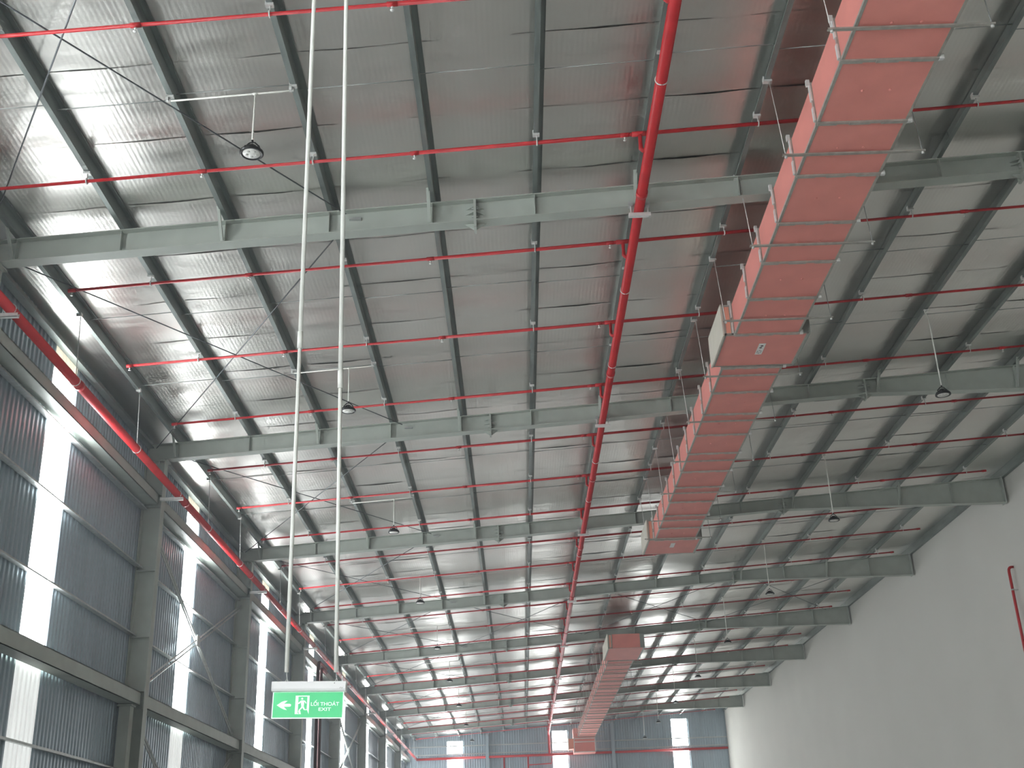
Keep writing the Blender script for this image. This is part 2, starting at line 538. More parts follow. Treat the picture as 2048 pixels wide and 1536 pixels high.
# ------------------------------------------------------------------ far wall
wall_back = thing('wall_back', 'blue-grey ribbed metal cladding on the far end wall', 'wall', kind='structure')
FS = YF / 77.7
strips = [(-4.58 * FS, -3.59 * FS), (2.15 * FS, 3.10 * FS), (9.81 * FS, 10.81 * FS)]
edges = [XL]
for a, b in strips:
    edges += [a, b]
edges.append(XR)
for i in range(0, len(edges), 2):
    a, b = edges[i], edges[i + 1]
    n = max(1, round((b - a) / 1.0))
    w = (b - a) / n
    for j in range(n):
        x = a + j * w
        put('cladding_sheet', sheet_mesh('cladding_sheet', w, 0, 0, 'clad', 'x', top=lambda q, x=x: zf(x + q) + 0.03), wall_back, (x, YF, 0))
for q_, (a, b) in enumerate(strips):
    nwin += 1
    w = b - a
    zt = zf(a) - 0.42
    o = put('window_%d' % nwin, sheet_mesh('window_pane', w, 7.28 + H, zt, 'strip_far', 'x'), None, (a, YF, 0))
    tag(o, ('bright translucent strip in the far end wall beside the ribbed side wall', 'bright translucent strip in the far end wall behind the pink duct end', 'bright translucent strip in the far end wall nearer the white wall')[q_], 'window', 'translucent strips of the far wall', 'structure')
    put('lower_pane', sheet_mesh('lower_pane', w, 1.0, 7.04 + H, 'strip_far', 'x'), o)
    put('transom_sheet', sheet_mesh('transom_sheet', w, 7.04 + H, 7.28 + H, 'clad', 'x'), wall_back, (a, YF, 0))
    put('head_sheet', sheet_mesh('head_sheet', w, zt, 0, 'clad', 'x', top=lambda q, a=a: zf(a + q) + 0.03), wall_back, (a, YF, 0))
    put('sill_sheet', sheet_mesh('sill_sheet', w, 0, 1.0, 'clad', 'x'), wall_back, (a, YF, 0))
for i, gz in enumerate((7.75, 7.26, 5.6)):
    z = gz + H
    tag(MB().box((XL + 0.05, YF - 0.13, z), (XR - 0.02, YF - 0.035, z + 0.06)).build('girt', 'galv'), '%s horizontal girt down on the far end wall' % ORD[i], 'girt', 'girts of the far wall')
for i, x in enumerate((-2.0, 5.9)):
    t = thing('end_post', 'tall grey post against the far end wall, %s' % ('nearer the ribbed wall' if i == 0 else 'nearer the white wall'), 'post', (x, YF - 0.30, 0), 'far wall posts')
    MB().box((-0.1, -0.14, 0), (0.1, -0.128, zf(x) - 0.3)).box((-0.005, -0.128, 0), (0.005, 0.128, zf(x) - 0.3)).box((-0.1, 0.128, 0), (0.1, 0.14, zf(x) - 0.3)).build('shaft', 'clad', t)
    MB().box((-0.13, -0.15, zf(x) - 0.3), (0.13, 0.15, zf(x) - 0.28)).build('cap_plate', 'rafter', t)

# ------------------------------------------------------------------ bluish haze added for lens glare and the pale far end
hz_m = bpy.data.materials.new('added_haze')
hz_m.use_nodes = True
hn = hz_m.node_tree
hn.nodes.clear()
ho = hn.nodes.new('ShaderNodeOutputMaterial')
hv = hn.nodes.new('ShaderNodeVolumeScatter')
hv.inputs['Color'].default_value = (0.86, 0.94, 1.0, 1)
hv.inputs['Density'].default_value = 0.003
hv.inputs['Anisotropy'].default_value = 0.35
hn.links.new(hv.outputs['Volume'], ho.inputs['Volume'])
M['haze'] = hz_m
tag(MB().box((XL - 0.06, YN + 0.3, 0.02), (XR + 0.05, YF + 0.06, 11.3)).build('haze', 'haze'), 'thin bluish haze added for lens glare and the pale far end', 'haze', kind='stuff')

# ------------------------------------------------------------------ rafters
RB = [(-7.12, 7.796), (-0.35, 8.215), (7.2, 8.715), (13.06, 8.70)]


def rbot(x):
    for (xa, za), (xb, zb_) in zip(RB, RB[1:]):
        if x <= xb:
            return za + (zb_ - za) * (x - xa) / (xb - xa) + H
    return RB[-1][1] + H


def strip_mb(xs, zlo, zhi, y0, y1):
    g = MB()
    for a, b in zip(xs, xs[1:]):
        g.hexa([(a, y0, zlo(a)), (b, y0, zlo(b)), (b, y1, zlo(b)), (a, y1, zlo(a)), (a, y0, zhi(a)), (b, y0, zhi(b)), (b, y1, zhi(b)), (a, y1, zhi(a))])
    return g


XS = [-7.12, -0.35, 7.2, 13.06]
FT = 0.014
me_top = strip_mb(XS, lambda x: zb(x) - 0.004 - FT, lambda x: zb(x) - 0.004, -0.1, 0.1).mesh('top_flange', 'rafter')
me_bot = strip_mb(XS, lambda x: rbot(x), lambda x: rbot(x) + FT, -0.1, 0.1).mesh('bottom_flange', 'rafter')
me_web = strip_mb(XS, lambda x: rbot(x) + FT, lambda x: zb(x) - 0.004 - FT, -0.004, 0.004).mesh('web', 'rafter')
me_stiff = {}
for x in PX:
    me_stiff[x] = MB().box((x - 0.045, -0.094, rbot(x) + FT), (x - 0.037, 0.094, zb(x) - 0.02)).mesh('stiffener', 'rafter')
me_fly = {}
for x in PX[0::2]:
    me_fly[x] = MB().prism([(-0.42, zb(x) + 0.05), (-0.37, zb(x) + 0.05), (-0.075, rbot(x) + 0.03), (-0.125, rbot(x) + 0.03)], 'x', x - 0.06, x - 0.052) \
        .prism([(-0.375, zb(x) + 0.05), (-0.37, zb(x) + 0.05), (-0.075, rbot(x) + 0.03), (-0.08, rbot(x) + 0.03)], 'x', x - 0.10, x - 0.052).mesh('fly_brace', 'rafter')


def splice(x):
    g = MB()
    g.box((x - 0.018, -0.1, rbot(x) - 0.10), (x + 0.018, 0.1, zb(x) - 0.02))
    p = g.mesh('end_plate', 'rafter')
    g = MB()
    for z, up in ((rbot(x) - 0.004, -1), (rbot(x) + 0.13, 0), (zb(x) - 0.13, 0)):
        # gusset wings that point left and right of the plate
        if up:
            g.prism([(x - 0.15, z), (x + 0.15, z), (x + 0.02, z - 0.09), (x - 0.02, z - 0.09)], 'y', -0.006, 0.006)
        else:
            g.prism([(x - 0.13, -0.005), (x + 0.13, -0.005), (x + 0.02, -0.095), (x - 0.02, -0.095)], 'z', z, z + 0.01)
    w = g.mesh('gusset', 'rafter')
    bolts = MB()
    for bz in (0.07, 0.20, 0.30):
        for by in (-0.07, 0.07):
            if rbot(x) + bz < zb(x) - 0.06:
                bolts.tube([(x - 0.045, by, rbot(x) + bz), (x + 0.045, by, rbot(x) + bz)], 0.012, 6)
    return p, w, bolts.mesh('bolt_row', 'galv')


spl = [splice(-0.35), splice(7.2)]
me_end = MB().box((13.045, -0.13, rbot(13.06) - 0.02), (13.07, 0.13, zb(13.06) + 0.02)).mesh('wall_plate', 'rafter')
me_anchor = MB().box((-2.06, -0.05, zb(-2.1) - 0.13), (-1.90, -0.004, zb(-2.1) - 0.10)).mesh('rod_anchor', 'galv')
for i, y in enumerate(RY):
    t = thing('rafter', '%s grey-green steel rafter from the viewer, spanning wall to wall' % ORD[i], 'rafter', (0, y, 0), 'roof rafters')
    put('top_flange', me_top, t); put('bottom_flange', me_bot, t); put('web', me_web, t)
    for x in PX:
        put('stiffener', me_stiff[x], t)
    for x in PX[0::2]:
        put('fly_brace', me_fly[x], t)
    for p, w, b in spl:
        e = put('end_plate', p, t); put('gusset', w, e); put('bolt_row', b, e)['kind'] = 'stuff'
    put('wall_plate', me_end, t)
    put('rod_anchor', me_anchor, t)

# ------------------------------------------------------------------ purlins
for i, x in enumerate(PX):
    z = zb(x)
    T = 0.005
    prof = [(x - 0.065, z + 0.018), (x - 0.065, z), (x, z), (x, z + 0.2 - T), (x + 0.06, z + 0.2 - T), (x + 0.06, z + 0.2 - 0.018), (x + 0.06 + T, z + 0.2 - 0.018),
            (x + 0.06 + T, z + 0.2), (x - T, z + 0.2), (x - T, z + T), (x - 0.065 + T, z + T), (x - 0.065 + T, z + 0.018)]
    side = 'from the ribbed wall'
    t = thing('purlin', '%s grey steel purlin %s, running the length of the roof' % (ORD[i], side), 'purlin', (0, 0, 0), 'roof purlins')
    ye = [YN] + [RY[0] - B, ] + RY + [YF - 0.05]
    for a, b in zip(ye, ye[1:]):
        MB().prism(prof, 'y', a, b - 0.002).build('purlin_length', 'purlin', t)
    lap = MB().prism([(x - 0.012, z + 0.02), (x - 0.006, z + 0.02), (x - 0.006, z + 0.18), (x - 0.012, z + 0.18)], 'y', -0.45, 0.45).mesh('lap_plate', 'purlin')
    for y in RY:
        put('lap_plate', lap, t, (0, y, 0))

# sag rods, two rows to a bay
nr = 0
for kb in range(-1, 8):
    for f in (1, 2):
        y = Y1 + B * kb + f * B / 3
        if y < 10 or y > YF - 0.5:
            continue
        t = thing('sag_rod_row', '%s row of thin sag rods between purlins, counted from the viewer' % ORD[nr], 'rod', (0, y, 0), 'sag rod rows')
        nr += 1
        for j, (a, b) in enumerate(zip(PX, PX[1:])):
            d = 0.05 if j % 2 else -0.05
            MB().tube([(a, d, zb(a) + 0.10), (b, d, zb(b) + 0.10)], 0.007, 5).build('sag_rod', 'rod', t)

# roof bracing rods
def roof_brace(label, x0, x1, y0, y1):
    t = thing('roof_brace', label, 'brace', (0, y0, 0), 'crossed roof bracing')
    L = y1 - y0
    for s in (0, 1):
        xa, xb = (x0, x1) if s == 0 else (x1, x0)
        MB().tube([(xa, 0.1, zb(xa) - 0.07 - 0.02 * s), (xb, L - 0.1, zb(xb) - 0.07 - 0.02 * s)], 0.010, 5).build('tie_rod', 'brace', t)


for kb in range(-1, 7):
    lab = 'crossed thin dark tie rods under the low roof edge, bay before the %s rafter' % ORD[kb + 1]
    roof_brace(lab, -6.95, -2.1, Y1 + B * kb, Y1 + B * (kb + 1))
for j, (a, b, w) in enumerate(((-2.1, 2.6, 'beside the thick main pipe'), (2.7, 7.4, 'above the gap between the pink ducts'), (7.5, 12.2, 'near the white wall'))):
    roof_brace('crossed thin tie rods between fourth and fifth rafters, ' + w, a, b, RY[3], RY[4])

# ------------------------------------------------------------------ sprinkler pipework
PZ = lambda x: 8.45 + SL * x + H                    # branch line centre height
MX, MZ = 1.88, 8.305 + H                             # main pipe
HX = [PX[1] + 2.8 * i for i in range(7)]             # hanger purlins
SX = [-6.25] + [-3.69 + 2.64 * i for i in range(7)]
me_pipe = MB().tube([(-6.27, 0, PZ(-6.27)), (12.17, 0, PZ(12.17))], 0.021, 10).mesh('branch_pipe', 'red')
me_thick = MB().tube([(-1.05, 0, PZ(-1.05)), (4.23, 0, PZ(4.23))], 0.026, 10).mesh('reducer_length', 'red')
me_socket = MB().tube([(-0.055, 0, -0.055 * SL), (0.055, 0, 0.055 * SL)], 0.029, 10).mesh('pipe_tee', 'red')
me_head = MB().lathe([(0.001, -0.035), (0.013, -0.035), (0.013, -0.05), (0.006, -0.055), (0.006, -0.075), (0.022, -0.078), (0.022, -0.083), (0.001, -0.083)], n=8).mesh('sprinkler_head', 'clip')
hx0 = 0
hm = MB()
hh = zb(0) - PZ(0)                                    # drop from flange to pipe centre
hm.box((-0.06, -0.03, hh - 0.030), (0.012, 0.03, hh - 0.004)).box((-0.075, -0.03, hh - 0.03), (-0.060, 0.03, hh + 0.035)).box((-0.06, -0.03, hh + 0.022), (-0.02, 0.03, hh + 0.035))
me_clamp = hm.mesh('beam_clamp', 'clip')
hr = MB()
hr.tube([(-0.025, 0, 0.02), (-0.025, 0, hh - 0.02)], 0.008, 6)
ring = [(0.0 - 0.025 * 0, 0.034 * math.cos(a), 0.034 * math.sin(a)) for a in [2 * math.pi * q / 14 for q in range(15)]]
hr.tube([(x - 0.025, y, z) for x, y, z in ring], 0.009, 5, cap=False)
me_hang = hr.mesh('pipe_hanger', 'clip')
nb = 0
j = -2
BS = 2.705
while 15.02 + j * BS < YF - 0.4:
    y = 15.02 + j * BS
    t = thing('sprinkler_branch', '%s thin red sprinkler branch from the viewer, crossing under the purlins' % ORD[nb], 'pipe', (0, y, 0), 'red sprinkler branches')
    nb += 1
    put('branch_pipe', me_pipe, t)
    put('reducer_length', me_thick, t)
    for x in SX:
        s = put('pipe_tee', me_socket, t, (x, 0, PZ(x)))
        put('sprinkler_head', me_head, s)
    for x in HX:
        h = put('pipe_hanger', me_hang, t, (x, 0, PZ(x)))
        put('beam_clamp', me_clamp, h)
    j += 1
BY = [15.02 + q * BS for q in range(-2, j)]

mp = thing('main_pipe', 'thick red main pipe running down the hall under the rafters', 'pipe', (MX, 0, MZ))
MB().tube([(0, 4.0, 0), (0, YF - 0.6, 0)], 0.068, 18).build('pipe_run', 'red', mp)
bz_ = PZ(MX) - MZ
tee = MB().tube([(-0.02, 0, 0), (-0.075, 0, 0.005), (-0.10, 0, 0.03), (-0.10, 0, bz_ + 0.0)], 0.030, 10).mesh('branch_tee', 'red')
sock = MB().tube([(-0.20, 0, bz_ - 0.2 * SL), (0.0, 0, bz_)], 0.034, 12).mesh('tee_socket', 'red')
for y in BY:
    put('tee_socket', sock, put('branch_tee', tee, mp, (0, y, 0)))
coup = MB().tube([(0, -0.05, 0), (0, 0.05, 0)], 0.078, 18).mesh('coupling', 'red')
for y in [7.3 + 6.0 * q for q in range(12)]:
    put('coupling', coup, mp, (0, y, 0))
st = MB()
st.tube([(0.072 * math.cos(a), 0, 0.072 * math.sin(a)) for a in [2 * math.pi * q / 18 for q in range(19)]], 0.008, 6, cap=False)
st.tube([(0, 0, 0.07), (-0.0 + PX[6] - MX, 0, zb(PX[6]) - MZ)], 0.006, 5)
st.box((PX[6] - MX - 0.05, -0.025, zb(PX[6]) - MZ - 0.02), (PX[6] - MX + 0.02, 0.025, zb(PX[6]) - MZ + 0.03))
me_strap = st.mesh('ring_strap', 'clip')
for kb in range(-1, 8):
    for f in (0.285, 0.64):
        y = Y1 + B * kb + f * B
        if 8 < y < YF - 1:
            put('ring_strap', me_strap, mp, (0, y, 0))
MB().tube([(0, YF - 0.6, 0), (0.02, YF - 0.35, 0), (0.02, YF - 0.25, -0.12), (0.02, YF - 0.25, -1.2)], 0.066, 14).build('drop_leg', 'red', mp)
# trapeze under each rafter
tz = rbot(MX) - MZ
g = MB()
for sx in (-0.115, 0.115):
    g.tube([(sx, 0, -0.13), (sx, 0, tz + 0.03)], 0.009, 6)
me_rods = g.mesh('hanger_rod', 'clip')
me_bar = MB().box((-0.148, -0.03, -0.125), (0.148, 0.03, -0.075)).mesh('cross_bar', 'clip')
g = MB()
for sx in (-0.115, 0.115):
    g.box((sx - 0.03, -0.035, tz - 0.02), (sx + 0.03, 0.05, tz + 0.035))
me_tc = g.mesh('flange_clamp', 'galv')
for i, y in enumerate(RY):
    t = thing('pipe_trapeze', 'white trapeze holding the thick red pipe under the %s rafter' % ORD[i], 'bracket', (MX, y - 0.10, MZ), 'trapezes of the main pipe')
    put('hanger_rod', me_rods, t); put('cross_bar', me_bar, t); put('flange_clamp', me_tc, t)

# red pipe along the left wall
WX, WZ = -6.45, 7.07 + H
wp = thing('eave_pipe', 'thick red pipe running along the top of the ribbed side wall', 'pipe', (WX, 0, WZ))
MB().tube([(0, 2.0, 0), (0, YF - 0.35, 0)], 0.07, 16).build('pipe_run', 'red', wp)
for y in [10.2 + 6.0 * q for q in range(11)]:
    put('coupling', coup, wp, (0, y, 0))
st = MB()
st.tube([(0.074 * math.cos(a), 0, 0.074 * math.sin(a)) for a in [2 * math.pi * q / 18 for q in range(19)]], 0.008, 6, cap=False)
st.tube([(0, 0, 0.072), (PX[0] - WX + 0.0, 0, zb(PX[0]) - WZ)], 0.007, 5)
st.box((PX[0] - WX - 0.06, -0.03, zb(PX[0]) - WZ - 0.03), (PX[0] - WX + 0.02, 0.03, zb(PX[0]) - WZ + 0.03))
me_ws = st.mesh('rod_hanger', 'clip')
for kb in range(-1, 8):
    for f in (2.25, 5.25):
        y = Y1 + B * kb + f
        if 7 < y < YF - 1:
            put('rod_hanger', me_ws, wp, (0, y, 0))
for i, y in enumerate(RY):
    t = thing('pipe_bracket', 'pale channel bracket under the red wall pipe at the %s column' % ORD[i], 'bracket', (WX, y - 0.16, WZ), 'wall pipe brackets')
    MB().box((-0.32, -0.03, -0.125), (0.12, 0.03, -0.118)).box((-0.32, -0.03, -0.125), (0.12, -0.024, -0.068)).box((-0.32, 0.024, -0.125), (0.12, 0.03, -0.068)).build('channel', 'clip', t)
    MB().tube([(0.078 * math.cos(a), 0, 0.078 * math.sin(a)) for a in [math.pi * q / 10 for q in range(-2, 13)]], 0.007, 5, cap=False).build('pipe_strap', 'clip', t)

# red pipe along the far wall, small drops under it
fp = thing('far_pipe', 'red pipe running across the far end wall', 'pipe', (0, YF - 0.30, 7.12 * FS + H))
MB().tube([(WX, 0, 0), (XR - 0.05, 0, 0.06)], 0.075, 12).build('pipe_run', 'red', fp)
for x in (-0.95, 0.55):
    MB().tube([(x, 0, 0), (x, 0, -2.5)], 0.05, 8).build('drop_leg', 'red', fp)
MB().tube([(0.55, -0.02, -0.55), (2.0, -0.02, -0.5), (2.05, -0.02, -0.2)], 0.035, 8).build('side_run', 'red', fp)

# dark risers by the left wall, and the pipe on the white wall
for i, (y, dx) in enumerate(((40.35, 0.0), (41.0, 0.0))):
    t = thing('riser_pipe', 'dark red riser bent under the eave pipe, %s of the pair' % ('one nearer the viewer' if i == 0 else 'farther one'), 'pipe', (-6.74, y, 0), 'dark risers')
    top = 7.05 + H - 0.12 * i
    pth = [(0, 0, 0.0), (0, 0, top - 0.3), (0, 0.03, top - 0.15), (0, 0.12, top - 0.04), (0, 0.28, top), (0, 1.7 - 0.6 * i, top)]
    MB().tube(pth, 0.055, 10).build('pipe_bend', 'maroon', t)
    MB().box((-0.25, -0.03, 4.0), (0.06, 0.03, 4.05)).build('wall_clip', 'galv', t)
sp = thing('standpipe', 'red standpipe with an elbow at its top on the white wall', 'pipe', (XR, 30.25, 0))
zt = 7.09 + H
MB().tube([(-0.14, 0, 0), (-0.14, 0, zt - 0.12), (-0.132, 0, zt - 0.06), (-0.10, 0, zt - 0.015), (-0.05, 0, zt), (-0.006, 0, zt)], 0.037, 10).build('pipe_bend', 'red', sp)
for z in (zt - 0.62, zt - 2.9, zt - 5.2):
    MB().box((-0.12, -0.02, z), (-0.004, 0.02, z + 0.035)).build('wall_clip', 'galv', sp)
    MB().tube([(-0.14, 0, z - 0.0), (-0.14, 0, z + 0.04)], 0.043, 10).build('pipe_band', 'galv', sp)

# ------------------------------------------------------------------ pink ducts
DX0, DX1, DZ0, DZ1 = 3.61, 4.63, 7.745 + H, 8.265 + H
DW, DH = DX1 - DX0, DZ1 - DZ0


def duct_section(L):
    return MB().box((0, 0.012, 0), (DW, L - 0.012, DH)).mesh('duct_section', 'duct')


def joint_mesh():
    g = MB()
    e, hy = 0.022, 0.018
    g.box((-e, -hy, -e), (DW + e, hy, 0.004)).box((-e, -hy, DH - 0.004), (DW + e, hy, DH + e))
    g.box((-e, -hy, 0), (0.004, hy, DH)).box((DW - 0.004, -hy, 0), (DW + e, hy, DH))
    return g.mesh('joint_frame', 'joint')


def corner_mesh():
    g = MB()
    for x, z in ((0, 0), (DW, 0), (0, DH), (DW, DH)):
        g.box((x - 0.04, -0.026, z - 0.04), (x + 0.04, 0.026, z + 0.04))
    return g


me_joint = joint_mesh()
e = 0.036
CLIPS = []
for nm, mt, p0, p1 in (('side_clip', 'clip', (-e, -0.024, 0.02), (-0.018, 0.024, 0.20)), ('side_clip', 'clip', (-e, -0.024, 0.29), (-0.018, 0.024, DH - 0.02)),
                       ('corner_hook', 'clip', (-0.06, -0.02, DH - 0.02), (-0.02, 0.02, DH + 0.06)), ('bottom_clip', 'joint', (0.0, -0.024, -0.030), (0.22, 0.024, -0.018)),
                       ('bottom_clip', 'joint', (0.36, -0.024, -0.030), (0.60, 0.024, -0.018)), ('bottom_clip', 'joint', (0.72, -0.024, -0.030), (DW - 0.02, 0.024, -0.018)),
                       ('corner_hook', 'clip', (DW, -0.02, -0.03), (DW + 0.05, 0.02, 0.035))):
    CLIPS.append((nm, MB().box(p0, p1).mesh(nm, mt)))


def trim_mesh(L, side):
    g = MB()
    w = 0.028
    if side == 0:
        g.prism([(-0.004, -0.004), (w, -0.004), (w, -0.0005), (-0.0005, -0.0005), (-0.0005, w), (-0.004, w)], 'y', 0, L)
    else:
        g.prism([(DW - w, -0.004), (DW + 0.004, -0.004), (DW + 0.004, w), (DW + 0.0005, w), (DW + 0.0005, -0.0005), (DW - w, -0.0005)], 'y', 0, L)
    return g.mesh('corner_trim', 'joint')


screw = MB().lathe([(0.001, -0.012), (0.014, -0.010), (0.018, 0.0), (0.001, 0.0)], n=8).mesh('screw_cap', 'duct')


def duct_run(t, joints, oy, clips=True):
    cache = {}
    for i, (a, b) in enumerate(zip(joints, joints[1:])):
        L = round(b - a, 3)
        if L not in cache:
            cache[L] = (duct_section(L), trim_mesh(L, 0), trim_mesh(L, 1))
        s = put('duct_section', cache[L][0], t, (0, a - oy, 0))
        put('corner_trim', cache[L][1], s)
        put('corner_trim', cache[L][2], s)
        for sx in (0.36, 0.66):
            put('screw_cap', screw, s, (sx, L * 0.48, 0))
    for a in joints:
        jn = put('joint_frame', me_joint, t, (0, a - oy, 0))
        for nm, me in CLIPS if clips else CLIPS[:2]:
            put(nm, me, jn)


def plenum(t, y, L, zlo=0.0, sticker=True, big=True):
    """wider box on the duct: shoulders, beige cover on the left, grey one on the right"""
    p = put('plenum_box', MB().prism([(-0.16, 0.0), (DW + 0.15, 0.0), (DW + 0.15, L), (-0.16, L)], 'z', zlo, DH).mesh('plenum_box', 'duct'), t, (0, y, 0))
    MB().box((-0.185, -0.012, zlo - 0.012), (-0.16, L + 0.012, DH + 0.012)).build('left_cover', 'beige', p)
    MB().box((DW + 0.15, -0.012, zlo - 0.012), (DW + 0.175, L + 0.012, DH + 0.012)).build('right_cover', 'grey_cover', p)
    g = MB()
    g.box((-0.16, -0.010, zlo), (-0.125, 0.0, DH)).box((-0.05, -0.010, zlo), (-0.01, 0.0, DH))
    g.box((-0.16, -0.010, zlo), (-0.01, 0.0, zlo + 0.03)).box((-0.16, -0.010, DH - 0.03), (-0.01, 0.0, DH))
    g.build('shoulder_frame', 'joint', p)
    MB().box((-0.125, -0.004, zlo + 0.03), (-0.05, 0.0, DH - 0.03)).build('shoulder_panel', 'duct_end', p)
    MB().box((DW + 0.01, -0.008, zlo), (DW + 0.15, 0.0, DH)).build('right_shoulder', 'grey_cover', p)
    g = MB()
    w = 0.03
    g.box((-0.16, 0, zlo - 0.004), (-0.16 + w, L, zlo - 0.0005)).box((DW + 0.15 - w, 0, zlo - 0.004), (DW + 0.15, L, zlo - 0.0005))
    g.box((-0.16, L - w, zlo - 0.004), (DW + 0.15, L, zlo - 0.0005)).box((-0.16, 0, zlo - 0.004), (DW + 0.15, w, zlo - 0.0005))
    g.build('corner_trim', 'joint', p)
    if sticker:
        s0 = MB()
        cx = DW * 0.5
        x0, x1, y0s, y1s = (cx - 0.055, cx + 0.055, 0.36, 0.78)
        s0.box((x0, y0s, zlo - 0.003), (x1, y1s, zlo - 0.0004))
        sk = s0.build('sticker', 'paper', p)
        if big:
            mk = MB()
            mk.tube([(cx - 0.01, 0.42, zlo - 0.0032), (cx + 0.012, 0.52, zlo - 0.0032), (cx - 0.005, 0.56, zlo - 0.0032)], 0.0, 3)
            mk.lathe([(0.001, 0.0), (0.026, 0.0), (0.001, -0.0006)], (cx + 0.004, 0.45, zlo - 0.0034), 12)
            mk.lathe([(0.001, 0.0), (0.024, 0.0), (0.001, -0.0006)], (cx - 0.004, 0.52, zlo - 0.0034), 12)
            for q in range(5):
                for r in range(3):
                    if (q * 3 + r * 2) % 4:
                        mk.box((cx - 0.04 + 0.028 * r, 0.60 + 0.034 * q, zlo - 0.0038), (cx - 0.02 + 0.028 * r, 0.612 + 0.034 * q, zlo - 0.0031))
            mk.build('sticker_print', 'ink', p)
    return p


OY = 6.6
d1 = thing('air_duct', 'long pink air duct with a stickered box midway, hanging from the roof overhead', 'duct', (DX0, OY, DZ0), 'pink air ducts')
J1 = [6.65, 7.75, 8.85, 9.95, 11.04, 12.12, 13.24, 14.30, 15.40, 16.62]
duct_run(d1, J1, OY)
plenum(d1, 16.64 - OY, 1.24)
J2 = [17.92, 19.01, 20.06, 21.15, 22.22, 23.35, 24.42, 25.5, 26.58, 27.65, 28.72]
duct_run(d1, J2, OY)
plenum(d1, 28.74 - OY, 1.42, big=False)
OY2 = 43.85
d2 = thing('air_duct', 'pink air duct in the distance, its drop box ending at the far wall', 'duct', (DX0, OY2, DZ0), 'pink air ducts')
plenum(d2, 0.0, 2.7, sticker=False)
J3 = [46.6 + 1.072 * q for q in range(26)]
duct_run(d2, J3, OY2, False)
# the drop box at the end of the far duct
eb = J3[-1] + 0.02 - OY2
p = put('drop_box', MB().box((-0.30, eb, -0.90), (DW + 0.0, eb + 1.2, DH)).mesh('drop_box', 'duct'), d2)
g = MB()
for a in (-0.30, DW - 0.05):
    g.box((a, eb - 0.02, -0.90), (a + 0.05, eb, -0.02))
for z in (-0.90, -0.12, -0.32):
    g.box((-0.30, eb - 0.02, z), (DW, eb, z + 0.05))
g.build('box_frame', 'clip', p)
MB().hexa([(-0.62, eb + 0.1, -0.72), (-0.60, eb + 0.1, -0.72), (-0.60, eb + 1.1, -0.72), (-0.62, eb + 1.1, -0.72),
           (-0.62, eb + 0.1, -0.02), (-0.60, eb + 0.1, -0.02), (-0.60, eb + 1.1, -0.02), (-0.62, eb + 1.1, -0.02)]).build('left_cover', 'beige', p)
MB().box((-0.60, eb + 0.15, -0.66), (-0.30, eb + 1.05, -0.08)).build('side_collar', 'duct_end', p)

# trapeze hangers of the ducts
XA, XB = 3.37, 4.98
bar = MB()
bar.box((XA - 0.04, -0.02, DZ0 - 0.046), (XB + 0.03, 0.02, DZ0 - 0.040)).box((XA - 0.04, -0.02, DZ0 - 0.046), (XB + 0.03, -0.016, DZ0 - 0.026)).box((XA - 0.04, 0.016, DZ0 - 0.046), (XB + 0.03, 0.02, DZ0 - 0.026))
me_dbar = bar.mesh('cross_bar', 'joint')
me_rodL = MB().tube([(XA, 0, DZ0 - 0.06), (3.30, 0, zb(3.3) + 0.005)], 0.006, 5).mesh('hanger_rod', 'clip')
me_rodR = MB().tube([(XB, 0, DZ0 - 0.06), (4.92, 0, zb(4.7) - 0.003)], 0.006, 5).mesh('hanger_rod', 'rod')
me_dcl = MB().box((3.235, -0.03, zb(3.3) - 0.03), (3.33, 0.03, zb(3.3) - 0.003)).box((3.225, -0.03, zb(3.3) - 0.03), (3.238, 0.03, zb(3.3) + 0.04)).mesh('beam_clamp', 'clip')
me_dcr = MB().box((4.62, -0.03, zb(4.7) - 0.012), (4.96, 0.03, zb(4.7) - 0.002)).mesh('clamp_plate', 'galv')
me_nut = MB().tube([(XA, 0, DZ0 - 0.075), (XA, 0, DZ0 - 0.045)], 0.016, 6).tube([(XB, 0, DZ0 - 0.075), (XB, 0, DZ0 - 0.045)], 0.016, 6).mesh('rod_nut', 'clip')
first = None
hy1 = [9.41, 11.62, 13.76, 16.05, 18.2, 20.35, 22.6, 24.75, 26.9, 28.5]
hy2 = [47.2 + 2.144 * q for q in range(13)]
for lst, nm in ((hy1, 'near'), (hy2, 'far')):
    for i, y in enumerate(lst):
        lab = '%s trapeze hanger from the viewer under the %s pink duct' % (ORD[i], nm)
        if first is None:
            first = thing('duct_trapeze', lab, 'hanger', (0, y, 0), 'duct trapeze hangers')
            for n_, me in (('cross_bar', me_dbar), ('hanger_rod', me_rodL), ('hanger_rod', me_rodR), ('beam_clamp', me_dcl), ('clamp_plate', me_dcr), ('rod_nut', me_nut)):
                put(n_, me, first)
        else:
            dup(first, (0, y, 0), lab)

